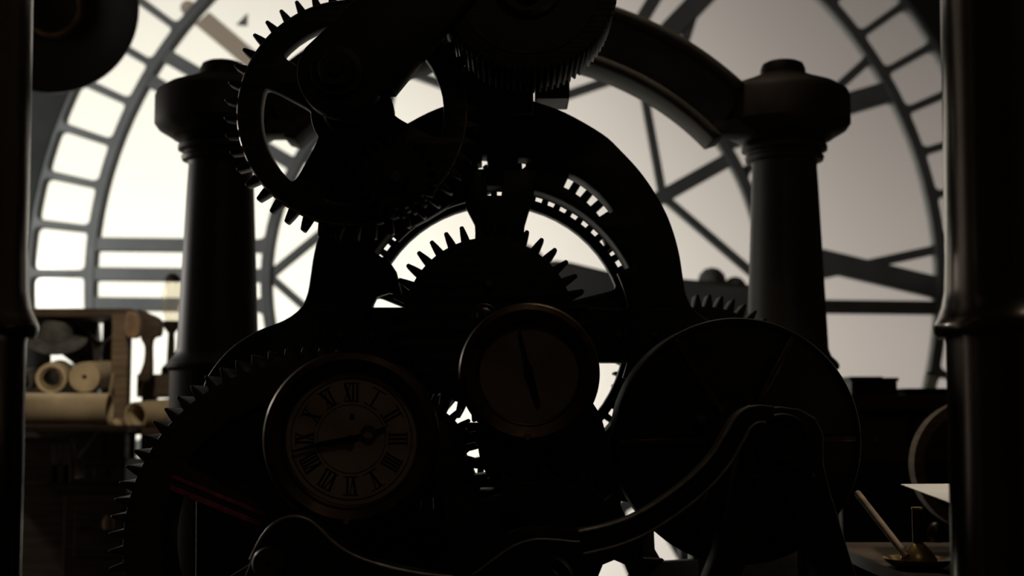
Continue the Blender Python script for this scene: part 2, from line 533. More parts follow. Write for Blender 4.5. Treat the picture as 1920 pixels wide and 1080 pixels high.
# hour hand outside the glass, upper left
hd = P(377, 33, 8.35); he = P(520, 155, 8.35)
HANDM = glass_mat('veiled_pale_hand', (0.55, 0.5, 0.46), 0.35)  # see-through mix puts the frosted glass's pale veil into the hand
hand = thing('dial_hand', 'pale blurred clock hand outside the dial glass, upper left', 'clock hand', P(377, 33, 8.35))
obj('blade', plate([[(365, 45), (392, 22), (720, 300), (700, 325)]], 8.35, 0.02, 0.002), HANDM, hand)
p = P(352, 14, 8.35)
obj('counterweight', lathe('Y', p, [(0, 0), (0.045, 0), (0.045, 0.02), (0, 0.02)], 24), HANDM, hand)
obj('pointer_tip', plate([[(443, 46), (464, 24), (463, 48)]], 8.32, 0.02, 0.002), DIALM, hand)

# ------------------------------------------------------------------ arch and its two stout pillars behind the movement
PD = 4.7
def z_at(py, D):
    return P(960, py, D).z
def pillar(name, label, cx, D, prof, m, parts, seg=64, base=None):
    """prof: (half width px, row px) from top to bottom; parts: list of (part name, first, last index)"""
    c = P(cx, 500, D)
    s = scale_at(cx, 500, D)
    t = thing(name, label, 'pillar', (c.x, D, FLOOR_Z))
    for nm, i0, i1 in parts:
        pr = [(r * s, z_at(y, D)) for r, y in prof[i0:i1 + 1]]
        if pr[0][0] > 1e-6:
            pr = [(0, pr[0][1])] + pr
        if nm == 'base':
            pr.append((pr[-1][0], FLOOR_Z))
        pr = pr + [(0, pr[-1][1])]
        obj(nm, lathe('Z', (c.x, D, 0), pr, seg), m, t, 32)
    return t
pprof = [(0, 117), (30, 117), (38, 121), (42, 130), (43, 142),            # 0-4 finial
         (46, 142), (64, 150), (100, 163), (120, 176), (124, 186), (124, 236), (116, 247), (90, 262),       # 5-12 cap
         (90, 263), (84, 266), (76, 270), (80, 276), (80, 284), (70, 289), (70, 291), (74, 296), (72, 303), (62, 306), (60, 312),   # 13-23 neck mouldings
         (60, 312), (62, 350), (75, 655), (80, 668), (90, 678), (94, 684), (94, 690), (88, 696),    # 24-31 shaft + foot flare
         (87, 696), (87, 760)]
pparts = [('finial', 0, 4), ('cap', 5, 12), ('neck_moulding', 13, 23), ('shaft', 24, 31), ('base', 32, 33)]
pillar('arch_pillar', 'dark iron pillar with heavy cap, standing before the bright left of the dial', 411, PD, pprof, PILM, pparts)
pillar('arch_pillar', 'dark iron pillar with heavy cap, right of the clockwork, carrying the arch end', 1474, PD, pprof, PILM, pparts)
# arch
arch = thing('arch_beam', 'broad curved iron arch beam spanning between the two capped pillars', 'arch', P(943, -20, PD))
def arcpts(cx, cy, r, a0, a1, n):
    return [(cx + r * math.cos(math.radians(a0 + (a1 - a0) * k / n)), cy - r * math.sin(math.radians(a0 + (a1 - a0) * k / n))) for k in range(n + 1)]
ACX, ACY = 943, 640
obj('web', plate([arcpts(ACX, ACY, 655, 46, 134, 48) + arcpts(ACX, ACY, 552, 136, 44, 48)], PD - 0.12, 0.24, 0.01), ARCHM, arch, 35)
obj('lower_flange', plate([arcpts(ACX, ACY, 566, 43, 137, 48) + arcpts(ACX, ACY, 546, 136, 44, 48)], PD - 0.20, 0.20, 0.012), ARCHM, arch, 35)
obj('upper_flange', plate([arcpts(ACX, ACY, 664, 47, 133, 48) + arcpts(ACX, ACY, 646, 133, 47, 48)], PD - 0.16, 0.30, 0.008), ARCHM, arch, 35)
for sx in (1, -1):
    obj('end_block', plate([[(ACX + sx * (x - ACX), y) for x, y in ((1340, 222), (1372, 222), (1420, 205), (1420, 250), (1330, 250))]], PD - 0.13, 0.13, 0.01), ARCHM, arch, 35)

# ------------------------------------------------------------------ foreground columns framing the view
CD = 2.3
fprof = [(140, -1500), (140, -200), (143, 0), (148, 480), (151, 545), (157, 575), (166, 596), (171, 606), (172, 612), (170, 624), (164, 632),
         (152, 632), (150, 645), (152, 1080), (152, 1400)]
fparts = [('shaft', 0, 10), ('base', 11, 14)]
pillar('foreground_column', 'near dark iron column with flared collar at the left picture edge', -104, CD, fprof, COLM, fparts, 96)
pillar('foreground_column', 'near dark iron column with flared collar at the right picture edge', 1926, CD, fprof, COLM, fparts, 96)

# ------------------------------------------------------------------ main frame of the movement
FD, FT = 3.50, 0.12
ring_c = (932, 622)
right = [(1000, 188), (1060, 210), (1130, 250), (1165, 282), (1200, 320), (1228, 360), (1250, 400), (1265, 440), (1275, 480), (1281, 520), (1287, 552), (1300, 578), (1330, 600), (1380, 620), (1425, 648), (1460, 685), (1482, 725), (1495, 790)]
left = [(1862 - x, y) for x, y in right]
right = [tuple(q) for q in spline(right, 4)]
left = [(1862 - x, y) for x, y in right]
outer = [(930, 172)] + right + [(1500, 1700), (1300, 1700), (1300, 1000), (1262, 975), (1200, 945), (1165, 940), (1090, 972), (1086, 1700), (362, 1700)] + left[::-1]
def ring_px(c, r, n=96):
    return [(c[0] + r * math.cos(2 * PI * k / n), c[1] - r * math.sin(2 * PI * k / n)) for k in range(n)]
slotA = arcpts(980, 510, 208, 34, 65, 8) + arcpts(980, 510, 176, 65, 34, 8)
slotB = [(971, 291), (1004, 296), (979, 316), (971, 312)]
slotC = [(893, 302), (902, 300), (902, 287), (913, 288), (913, 300), (917, 303), (914, 316), (897, 316)]
frame = thing('movement_frame', 'big black bell-shaped cast iron frame carrying the clockwork in the middle', 'machine frame', (P(931, 600, FD).x, FD, FLOOR_Z))
outer_xz = px2xz(outer, FD)
outer_xz = [(x, max(z, FLOOR_Z)) for x, z in outer_xz]
obj('bell_plate', plate_xz([outer_xz] + [px2xz(l, FD) for l in (ring_px(ring_c, 275), slotA, slotB, slotC, [(847, 916), (880, 916), (886, 985), (847, 985)])], FD, FT, 0.008), IRON, frame, 30)
obj('cross_beam', pbox(600, 576, 1270, 679, FD - 0.015, 0.10, 0.006), IRON, frame)
obj('crown_post', plate([[(868, -80), (1002, -80), (1000, 215), (866, 215)]], FD - 0.02, 0.16, 0.006), IRON, frame)
obj('crown_block', pbox(1004, 140, 1068, 184, FD + 0.02, 0.14, 0.004), IRON, frame)
obj('cheek_plate', plate([[(640, 250), (700, 228), (790, 235), (862, 262), (880, 320), (862, 372), (800, 410), (740, 440), (640, 425), (606, 400), (622, 320)]], FD - .05, .05, .004), IRON, frame, 30)
for a0, a1 in ((94, 137.5), (147, 200), (-20, 26)):
    obj('arc_guard', plate([arcpts(932, 622, 292, a0, a1, 16) + arcpts(932, 622, 251, a1, a0, 16)], FD - .03, .03, .003), IRON, frame, 30)
obj('guard_plate', plate([[(640, 660), (836, 660), (822, 760), (770, 800), (640, 800)]], FD - .02, .04, .003), IRON, frame, 30)
obj('guard_plate', plate([[(660, 470), (726, 484), (742, 508), (752, 548), (752, 552), (728, 549), (706, 556), (697, 574), (696, 590), (660, 590)]], FD - .03, .04, .003), IRON, frame, 30)
obj('guard_plate', plate([[(862, 792), (915, 792), (915, 840), (884, 842), (868, 836)]], FD - .02, .04, .003), IRON, frame, 30)
obj('foot_plate', plate([[(1194, 996), (1226, 990), (1228, 1030), (1242, 1054), (1310, 1050), (1310, 1300), (1190, 1300)]], FD - .02, .04, .003), IRON, frame, 30)
obj('post', pbox(846, 96, 868, 180, FD + 0.0, 0.05, 0.003), IRON, frame)
for bx, by in ((640, 628), (1225, 628), (700, 628), (1160, 628)):
    obj('bolt', lathe('Y', P(bx, by, FD - 0.015), [(0, -.02), (.008, -.02), (.012, -.014), (.012, 0), (0, 0)], 6), STEEL, frame)

def axle(t, px, py, y0, y1, r, m=STEEL):
    c = P(px, py, y0)
    return obj('shaft', lathe('Y', (c.x, 0, c.z), [(0, y0), (r * 0.85, y0), (r, y0 + 0.006), (r, y1), (0, y1)], 24), m, t, 35)
def gear(name, label, cx, cy, D, T, rt, rr, N, ph, windows=None, hub=0.0, m=IRON, tip=0.26, root=0.62, y_back=None, hub_out=0.03, rim_in=None, skew=0.0, shaft_r=None, bev=0.003, cat='gear'):
    c = P(cx, cy, D); s = scale_at(cx, cy, D)
    t = thing(name, label, cat, (c.x, D, c.z))
    loops = [gear_loop(c.x, c.z, rt * s, rr * s, N, ph, tip, root, skew)]
    if windows:
        n, a0, r0, r1, wd, rad = windows
        loops += spoke_windows(c.x, c.z, r0 * s, r1 * s, [a0 + 360.0 / n * k for k in range(n)], wd * s, rad * s)
    obj('toothed_wheel', plate_xz(loops, D, T, bev), m, t, 30)
    if hub:
        h = hub * s
        obj('hub', lathe('Y', (c.x, D, c.z), [(0, -hub_out), (h * .8, -hub_out), (h * .86, -hub_out + .006), (h * .86, -hub_out * .4), (h, -hub_out * .35), (h, T + .02), (0, T + .02)], 40), m, t, 35)
    if y_back:
        axle(t, cx, cy, D - hub_out - 0.012, y_back, shaft_r or max(0.012, hub * s * 0.4))
    return t, c, s

# wheels behind the frame
gear('ring_gear', 'large spoked wheel whose teeth show inside the frame opening', 932, 622, 3.66, 0.05, 286, 258, 67, 56.4 + 360 / 134, (5, 86, 62, 240, 46, 16), 66, IRON, 0.36, 0.50, 3.95, 0.02)
c = P(980, 510, 3.74); sx = scale_at(980, 510, 3.74)
sect = thing('toothed_sector', 'curved toothed sector showing through the slot high in the frame', 'gear', (c.x, 3.74, c.z))
full = gear_loop(c.x, c.z, 216 * sx, 179 * sx, 43, 62.9 + 360 / 86, 0.42, 0.56)
keep = [q for q in full if 12 <= math.degrees(math.atan2(q[1] - c.z, q[0] - c.x)) <= 128]
keep.sort(key=lambda q: math.atan2(q[1] - c.z, q[0] - c.x))
obj('toothed_arc', plate_xz([keep + arc(c.x, c.z, 164 * sx, 128, 12, 24)], 3.74, .05, .003), IRON, sect, 30)
a = P(1000, 318, 3.62); obj('fixing_lug', mbox(a.x - .02, a.x + .02, 3.61, 3.76, a.z - .03, a.z + .02), IRON, sect)
gear('side_gear', 'dark gear peeking out between frame and right pillar', 1322, 722, 3.95, 0.10, 172, 148, 46, 94, None, 40, IRON2, 0.2, 0.66, 4.2, 0.02)

# upper left gear
ug, uc, us = gear('spoked_gear', 'big four-spoked black gear at the upper left of the clockwork', 660, 211, 3.32, 0.05, 241, 214, 44, 165.8, (4, 152, 78, 172, 62, 26), 60, IRON, 0.20, 0.56, 3.52, 0.04)
obj('highlight_ridge', lathe('Y', (uc.x, 3.32, uc.z), [(211 * us, -.004), (213.5 * us, -.010), (216 * us, -.004), (213.5 * us, 0.004), (211 * us, -.004)], 96), EDGE_HIGHLIGHT, ug, 40)  # bright ridge added to draw the lit arc on the rim
# small pinion in front of it
gear('pinion', 'small pinion in front of the lower part of the four-spoked gear', 742, 330, 3.24, 0.05, 78, 60, 20, 10, None, 30, IRON2, 0.3, 0.6, 3.5, 0.02)
# arm over it
DA = 3.14
arm = thing('bridge_arm', 'wide black bridge arm slanting up right across the four-spoked gear', 'machine arm', P(633, 133, DA))
arm_px = [(617, 45), (574, 86)] + [(636 + 80 * math.cos(a), 136 + 80 * math.sin(a)) for a in [math.radians(215 - 10 * k) for k in range(20)]] + [(738, 170), (820, 70), (980, -120), (780, -120)]
obj('arm_plate', plate([arm_px], DA, 0.07, 0.006), IRON, arm, 30)
c = P(633, 135, DA); s = scale_at(633, 135, DA)
bcap = obj('bearing_cap', lathe('Y', c, [(0, -.035), (30 * s, -.035), (34 * s, -.03), (36 * s, -.018), (48 * s, -.016), (50 * s, -.012), (50 * s, 0.01), (0, 0.01)], 48), IRON, arm, 30)
obj('slot_screw', lathe('Y', c, [(0, -.045), (14 * s, -.045), (16 * s, -.04), (16 * s, -.03), (0, -.03)], 24), IRON2, bcap, 30)
axle(arm, 633, 135, DA + 0.06, 3.52, 0.03, IRON)

# top ribbed drum (upper middle right)
c = P(990, -32, 3.18); s = scale_at(990, -32, 3.18)
t = thing('ribbed_drum', 'dark finely ribbed drum gear at the top in front of the arch', 'gear', c)
obj('ribbed_body', plate_xz([gear_loop(c.x, c.z, 170 * s, 162 * s, 84, 0, 0.3, 0.6)], 3.18, 0.22, 0.0008), IRON, t, 30)
obj('face_disc', lathe('Y', c, [(0, -.03), (60 * s, -.03), (66 * s, -.02), (66 * s, -.005), (136 * s, -.004), (136 * s, .01), (0, .01)], 64), IRON, t, 35)
axle(t, 990, -32, 3.12, 3.55, 0.03)
t = thing('fluted_roller', 'small fluted steel roller with faint glints at top middle', 'roller', P(926, 76, 3.2))
c = P(926, 76, 3.2); s = scale_at(926, 76, 3.2)
bm = bmesh.new()
a = P(884, 60, 3.2); b = P(972, 92, 3.2)
obj('roller_core', lathe((1, 0, 0), (a.x, 3.24, (a.z + b.z) / 2), [(0, 0), (14 * s, 0), (14 * s, b.x - a.x), (0, b.x - a.x)], 24), IRON, t, 35)
for k in range(6):
    x = a.x + (b.x - a.x) * (k + 0.5) / 6
    obj('flute', lathe((1, 0, 0), (x - 5 * s, 3.24, (a.z + b.z) / 2), [(13 * s, 0), (17 * s, 1.5 * s), (17 * s, 6 * s), (13 * s, 8 * s)], 24), STEEL, t, 35)

# central gear in front of the frame
gear('central_gear', 'black toothed gear at the centre, above the round pressure gauge', 916, 604, 3.36, 0.07, 189, 160, 37, 125.4, None, 0, IRON, 0.24, 0.62, 3.52, 0.02, shaft_r=0.03)
c = P(916, 604, 3.36); s = scale_at(916, 604, 3.36)
# vertical bracket over the ring wheel
vb = thing('bearing_bracket', 'upright black bearing bracket above the central gear', 'bracket', P(938, 470, 3.42))
obj('upright', plate([[(878, 318), (905, 318), (905, 366), (940, 366), (945, 318), (1008, 318), (1000, 366), (984, 420), (980, 470), (893, 470), (890, 420), (872, 385)]], 3.43, 0.06, 0.005), IRON, vb, 30)
obj('foot_bolt', lathe('Y', P(917, 530, 3.345), [(0, -.012), (.010, -.012), (.013, -.006), (.013, .01), (0, .01)], 16), STEEL, vb, 35)
# oil cup on top of the second gauge
t = thing('oil_cup', 'small black domed oil cup at the upper left of the blank gauge', 'oil cup', P(908, 600, 3.16))
c = P(908, 592, 3.16); s = scale_at(908, 592, 3.16)
obj('dome', lathe('Y', c, [(0, -.02), (8 * s, -.019), (14 * s, -.012), (16 * s, 0), (16 * s, 0.03), (0, 0.03)], 32), IRON, t, 50)
obj('rim', lathe('Y', c, [(16 * s, 0.004), (22 * s, 0.004), (24 * s, 0.010), (24 * s, 0.20), (16 * s, 0.20)], 32), IRON, t, 40)

# plain wheels behind the gauges
def disc_thing(name, label, cat, cx, cy, D, T, r, m, extra=None):
    c = P(cx, cy, D); s = scale_at(cx, cy, D)
    t = thing(name, label, cat, (c.x, D, c.z))
    R = r * s
    obj('barrel', lathe('Y', c, [(0, 0), (R * .3, 0), (R * .32, -.01), (R * .36, -.01), (R * .38, .004), (R * .86, .004), (R * .88, -.008), (R * .98, -.008), (R, 0), (R, T), (0, T)], 72), m, t, 35)
    return t
disc_thing('winding_barrel', 'plain black winding barrel behind the blank gauge', 'barrel', 1016, 828, 3.22, 0.2, 120, IRON)
gear('pinion', 'dark gear with teeth showing between the two gauges', 786, 848, 3.24, 0.06, 112, 88, 26, 5, None, 40, IRON, 0.24, 0.62, 3.5, 0.02)

# big gear at left bottom
BG = 3.16
bg_t, bc, bs = gear('great_gear', 'huge black gear at lower left with lit tooth flanks and a red-lined spoke', 571, 1019, BG, 0.16, 368.5, 341, 71, 116.4, (6, 152, 80, 270, 44, 24), 90, GEARM, 0.16, 0.60, 3.52, 0.04, bev=0.002)
def spoke_strip(p0, p1, wd, D, T, m, parent, name):
    a = Vector(p0); b = Vector(p1); d = (b - a).normalized(); n = Vector((-d.y, d.x)) * wd / 2
    pts = [a + n, b + n, b - n, a - n]
    return obj(name, plate([[(q.x, q.y) for q in pts]], D, T, 0.0015), m, parent)
spoke_strip((322, 893), (512, 972), 7, BG - 0.006, 0.012, RED, bg_t, 'red_line')
spoke_strip((318, 914), (500, 988), 10, BG - 0.006, 0.012, RED, bg_t, 'red_line')

# ------------------------------------------------------------------ gauges
def gauge(name, label, cat, cx, cy, D, Ro, Ri, face_m, ring_m, screw):
    c = P(cx, cy, D); s = scale_at(cx, cy, D)
    t = thing(name, label, cat, (c.x, D, c.z))
    o, i = Ro * s, Ri * s
    obj('case', lathe('Y', c, [(0, .03), (o * .97, .03), (o * .97, .11), (0, .11)], 72), IRON, t, 35)
    bz = obj('bezel', lathe('Y', c, [(i, .022), (i, .008), (i * 1.03, -.002), (o * .90, -.010), (o * .97, -.006), (o, .004), (o, .032), (i, .032)], 96), ring_m, t, 28)
    obj('inner_ring', lathe('Y', c, [(i * .955, .020), (i * .965, .012), (i, .010), (i, .024), (i * .955, .024)], 96), ring_m, t, 35)
    obj('dial_face', lathe('Y', c, [(0, .018), (i, .018), (i, .028), (0, .028)], 72), face_m, t, 35)
    q = P(screw[0], screw[1], D)
    obj('screw', lathe('Y', (q.x, D - .006, q.z), [(0, -.010), (4 * s, -.010), (7.5 * s, -.006), (8.5 * s, .0), (8.5 * s, .006), (0, .006)], 20), BRASS, bz, 40)
    obj('mounting_stem', lathe('Y', c, [(0, .1), (.05, .1), (.05, FD - D + .02), (0, FD - D + .02)], 24), IRON, t, 40)
    return t, c, s
g1t, gc, gs = gauge('dial_gauge', 'round setting clock with roman numerals on cream face, lower left of centre', 'clock', 657, 823, 2.92, 166, 129, PAPER, BRONZE, (651, 976))
fy = 2.92 + .0165
def face_stroke(r0, t0, r1, t1, wd, A):
    p0 = Vector((r0, t0)); p1 = Vector((r1, t1)); d = (p1 - p0).normalized(); n = Vector((-d.y, d.x)) * wd / 2
    pts = [p0 + n, p1 + n, p1 - n, p0 - n]
    ca, sa = math.cos(math.radians(A)), math.sin(math.radians(A))
    return [(gc.x + (q.x * ca - q.y * sa) * gs, gc.z + (q.x * sa + q.y * ca) * gs) for q in pts]
for h, snum in enumerate(NUM):
    A = 90 - 30 * h
    bm = None
    loops = []
    for ti, to, th in numeral_strokes(snum, 8.0 if len(snum) < 4 else 6.5, 13 if len(snum) < 4 else 11):
        loops.append(face_stroke(72, -ti, 104, -to, (1.6, 3.4, 4.4)[th], A))
    ob = bmesh.new()
    for lp in loops + [face_stroke(71, -14, 71, 14, 1.3, A), face_stroke(105, -14, 105, 14, 1.3, A)]:
        lo = [ob.verts.new((x, fy, z)) for x, z in lp]; hi = [ob.verts.new((x, fy + 0.0018, z)) for x, z in lp]
        ob.faces.new(lo); ob.faces.new(hi[::-1])
        for k in range(4):
            ob.faces.new((lo[k], lo[(k + 1) % 4], hi[(k + 1) % 4], hi[k]))
    obj('numeral', ob, INK, g1t)
obj('minute_track', lathe('Y', (gc.x, 2.92, gc.z), [(113 * gs, .0165), (114.5 * gs, .0165), (114.5 * gs, .0185), (113 * gs, .0185)], 72), INK, g1t)
obj('minute_track', lathe('Y', (gc.x, 2.92, gc.z), [(64 * gs, .0168), (65 * gs, .0168), (65 * gs, .0185), (64 * gs, .0185)], 72), INK, g1t)
obj('maker_mark', plate([[(657, 776), (663, 776), (665, 786), (655, 786)]], fy, 0.0015, 0.0003), INK, g1t)
mh = obj('minute_hand', plate([[(660, 817), (664, 829), (600, 838), (548, 848), (548, 845), (600, 828)]], 2.92 + .006, 0.003, 0.0006), INK, g1t)
hh = obj('hour_hand', plate([[(655, 819), (678, 812), (678, 818), (655, 828)], ], 2.92 + .010, 0.003, 0.0006), INK, g1t)
q = P(690, 812, 2.92)
obj('ring_eye', lathe('Y', (q.x, 2.92, q.z), [(10.5 * gs, .0095), (15 * gs, .0095), (15 * gs, .0130), (10.5 * gs, .0130), (10.5 * gs, .0095)], 32), STEEL, g1t, 35)
obj('hour_hand_tip', plate([[(702, 806), (724, 799), (724, 803), (704, 815)]], 2.92 + .010, 0.003, 0.0006), INK, g1t)
obj('hand_collet', lathe('Y', (gc.x, 2.92, gc.z), [(0, .002), (7 * gs, .002), (8 * gs, .006), (8 * gs, .018), (0, .018)], 24), INK, g1t, 35)

g2t, g2c, g2s = gauge('pressure_gauge', 'round gauge with blank dark face and one long needle, beside the setting clock', 'gauge', 992, 700, 3.02, 133, 97, PAPER2, BRONZE, (989, 821))
obj('needle', plate([[(971, 622), (976, 620), (990, 672), (1000, 700), (1013, 755), (1008, 762), (1002, 752), (986, 704), (982, 676)]], 3.02 + .008, 0.003, 0.0006), INK, g2t)
obj('needle_hub', lathe('Y', P(991, 692, 3.02), [(0, .004), (8 * g2s, .004), (9 * g2s, .018), (0, .018)], 24), INK, g2t, 35)

# ------------------------------------------------------------------ great drum at right
DD = 3.06
dc = P(1384, 826, DD); ds = scale_at(1384, 826, DD)
dr = thing('rope_drum', 'large flat-faced black drum with six radial ribs, lower right', 'drum', (dc.x, DD, dc.z))
R = 231 * ds
obj('drum_body', lathe('Y', dc, [(0, .012), (R * .965, .012), (R * .975, -.002), (R * .99, -.006), (R, .002), (R, .16), (0, .16)], 128), IRON2, dr, 30)
for k in range(6):
    a = math.radians(1 + 60 * k)
    d = Vector((math.cos(a), math.sin(a))); n = Vector((-d.y, d.x))
    pts = [d * R * .25 + n * .007, d * R * .97 + n * .007, d * R * .97 - n * .007, d * R * .25 - n * .007]
    obj('radial_rib', plate_xz([[(dc.x + q.x, dc.z + q.y) for q in pts]], DD + .002, .014, .003), BRONZE, dr)
obj('drum_hub', lathe('Y', dc, [(0, -.01), (R * .2, -.01), (R * .24, 0), (R * .26, .015), (0, .015)], 48), IRON2, dr, 35)
q = P(1313, 787, DD)
obj('keeper_stud', lathe('Y', (q.x, DD, q.z), [(0, -.02), (.010, -.018), (.015, -.008), (.016, .02), (0, .02)], 20), STEEL, dr, 50)
axle(dr, 1384, 826, DD + .1, 3.56, .04, IRON)

# ratchet wheel low in the middle
rc = P(1030, 1085, 2.98); rs = scale_at(1030, 1085, 2.98)
rt = thing('ratchet_wheel', 'black ratchet wheel with pointed saw teeth low in the middle', 'ratchet wheel', (rc.x, 2.98, rc.z))
loops = [saw_loop(rc.x, rc.z, 219 * rs, 180 * rs, 17, math.degrees(math.atan2(168, 135)), 1)] + [circ(rc.x + 122 * rs * math.cos(math.radians(2 + 120 * k)), rc.z + 122 * rs * math.sin(math.radians(2 + 120 * k)), 30 * rs, 8) for k in range(3)]
obj('saw_toothed_wheel', plate_xz(loops, 2.98, 0.05, .003), IRON, rt, 30)
obj('hub', lathe('Y', rc, [(0, -.03), (40 * rs, -.03), (46 * rs, -.02), (46 * rs, .07), (0, .07)], 32), IRON, rt, 35)
axle(rt, 1030, 1085, 2.94, 3.2, .02)

# ------------------------------------------------------------------ front bearing pedestals and their curved arms
def ribbon(pts, wd, n=8):
    c = spline([(a, b) for a, b in pts], n)
    L, Rr = [], []
    for i, p in enumerate(c):
        d = (c[min(i + 1, len(c) - 1)] - c[max(i - 1, 0)]).normalized()
        nn = Vector((-d.y, d.x))
        w_ = wd if not isinstance(wd, (list, tuple)) else wd[0] + (wd[1] - wd[0]) * i / (len(c) - 1)
        L.append(tuple(p + nn * w_ / 2)); Rr.append(tuple(p - nn * w_ / 2))
    return L + Rr[::-1], L, Rr
PDp = 2.78
ped = thing('bearing_pedestal', 'dark A-shaped bearing pedestal before the drum with curved arm sweeping left', 'bearing stand', (P(1465, 825, PDp).x, PDp, FLOOR_Z))
po = [(1400, 800), (1410, 780), (1430, 767), (1462, 762), (1500, 767), (1530, 784), (1545, 815), (1545, 870), (1560, 930), (1600, 1060), (1640, 1180), (1740, 1180 + 900)]
po2 = [(1170, 2080), (1290, 1180), (1345, 1040), (1372, 930), (1388, 870)]
hole = [(1465, 925), (1490, 960), (1540, 1100), (1600, 1900), (1330, 1900), (1385, 1100), (1430, 960)]
fix = lambda l: [(x, max(z, FLOOR_Z)) for x, z in px2xz(l, PDp)]
obj('a_frame', plate_xz([fix(po + po2), fix(hole)], PDp, .10, .006), IRON2, ped, 30)
c = P(1465, 828, PDp); s = scale_at(1465, 828, PDp)
obj('bearing_boss', lathe('Y', c, [(0, -.012), (30 * s, -.012), (33 * s, -.016), (36 * s, -.016), (38 * s, -.006), (44 * s, -.006), (47 * s, -.022), (51 * s, -.022), (53 * s, -.010), (53 * s, .02), (0, .02)], 56), IRON2, ped, 30)
axle(ped, 1465, 828, PDp + .03, DD + .05, .03)
for bx, by in ((1409, 893), (1520, 893)):
    obj('bolt', lathe('Y', P(bx, by, PDp), [(0, -.012), (.005, -.012), (.007, -.008), (.007, .0), (0, .0)], 6), STEEL, ped)
path = [(1452, 778), (1420, 776), (1395, 790), (1378, 818), (1352, 862), (1312, 906), (1262, 946), (1205, 982), (1150, 1004), (1090, 1018)]
lp, Le, Re = ribbon(path, (32, 42))
obj('curved_arm', plate([lp], PDp - .03, .08, .005), IRON2, ped, 30)
def px_tube(pts, D, r, seg=8):
    return tube([P(q[0], q[1], D) for q in pts], r, seg)
obj('arm_bead', px_tube(Re[4:], PDp - .032, .0035), EDGE_HIGHLIGHT, ped, 60)  # bright tube drawing the lit edge of the arm
obj('arm_bead', px_tube(Le[10:], PDp - .032, .0035), EDGE_HIGHLIGHT, ped, 60)

lev = thing('curved_lever', 'curved black lever lying across the ratchet wheel at the bottom', 'lever', P(1030, 1030, 2.86))
lp, Le, Re = ribbon([(1140, 1000), (1085, 1004), (1040, 1000), (1000, 1000), (960, 1012), (920, 1038), (880, 1068), (820, 1100)], 24)
obj('lever_bar', plate([lp], 2.86, .05, .004), IRON, lev, 30)
obj('lever_bead', px_tube(Re[2:-6], 2.858, .003), EDGE_HIGHLIGHT, lev, 60)  # bright tube in place of the lever's edge highlight

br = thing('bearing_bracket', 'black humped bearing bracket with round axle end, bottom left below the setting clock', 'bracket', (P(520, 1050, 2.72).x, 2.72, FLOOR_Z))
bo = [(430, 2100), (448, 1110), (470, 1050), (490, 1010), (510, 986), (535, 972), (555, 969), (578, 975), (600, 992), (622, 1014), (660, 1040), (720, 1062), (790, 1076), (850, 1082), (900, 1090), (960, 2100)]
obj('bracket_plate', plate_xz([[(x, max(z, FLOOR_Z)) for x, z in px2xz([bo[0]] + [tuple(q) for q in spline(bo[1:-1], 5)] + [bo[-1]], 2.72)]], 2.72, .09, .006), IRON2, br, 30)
obj('hump_bead', px_tube([tuple(q) for q in spline(bo[2:-2], 5)], 2.722, .004), EDGE_HIGHLIGHT, br, 60)  # bright tube tracing the light along the hump
c = P(510, 1052, 2.72); s = scale_at(510, 1052, 2.72)
obj('axle_end', lathe('Y', c, [(0, -.05), (27 * s, -.05), (30 * s, -.045), (30 * s, .01), (0, .01)], 40), STEEL, br, 35)
obj('axle_centre', lathe('Y', c, [(0, -.052), (5 * s, -.052), (5 * s, -.048), (0, -.048)], 16), INK, br)

# ------------------------------------------------------------------ motion work box on its beam before the dial centre
mw = thing('motion_work', 'blurred dark beam with rounded domes crossing before the dial centre', 'clock part', P(1220, 575, 7.2))
obj('beam', plate([[(880, 496), (1045, 488), (1070, 491), (1140, 508), (1300, 524), (1440, 536), (1440, 600), (880, 600)]], 7.2, .25, .02), DIALM, mw)
for px, py, r in ((1335, 528, 27), (1378, 540, 22)):
    c = P(px, py, 7.3); s = scale_at(px, py, 7.3)
    obj('dome', lathe('Z', (c.x, 7.3, c.z), [(0, r * s), (r * .5 * s, r * .87 * s), (r * .87 * s, r * .5 * s), (r * s, 0), (r * s, -.06), (0, -.06)], 32), DIALM, mw, 60)
c = P(1290, 590, 7.3)
obj('stanchion', mbox(c.x - .06, c.x + .06, 7.24, 7.36, FLOOR_Z, c.z), DIALM, mw)

# ------------------------------------------------------------------ round reflector lamp upper left
RD = 6.0
c = P(96, 12, RD); s = scale_at(96, 12, RD)
lamp = thing('reflector_lamp', 'round dark dish lamp reflector hanging at the upper left', 'lamp', c)
obj('dish', lathe((0.12, -0.98, -0.15), c, [(0, -.10), (56 * s, -.09), (120 * s, -.04), (158 * s, .02), (163 * s, .03), (163 * s, .045), (155 * s, .04), (118 * s, -.01), (54 * s, -.06), (0, -.07)], 64), SHADE, lamp, 40)
obj('boss_ring', lathe((0.12, -0.98, -0.15), c, [(48 * s, -.06), (48 * s, .0), (52 * s, .012), (58 * s, .0), (58 * s, -.06)], 48), BRASS, lamp, 50)
obj('hanger', tube([c + Vector((0, .1, .05)), c + Vector((0, .2, .6)), (c.x, c.y + .2, CEIL_Z)], .02, 10), IRON, lamp, 60)

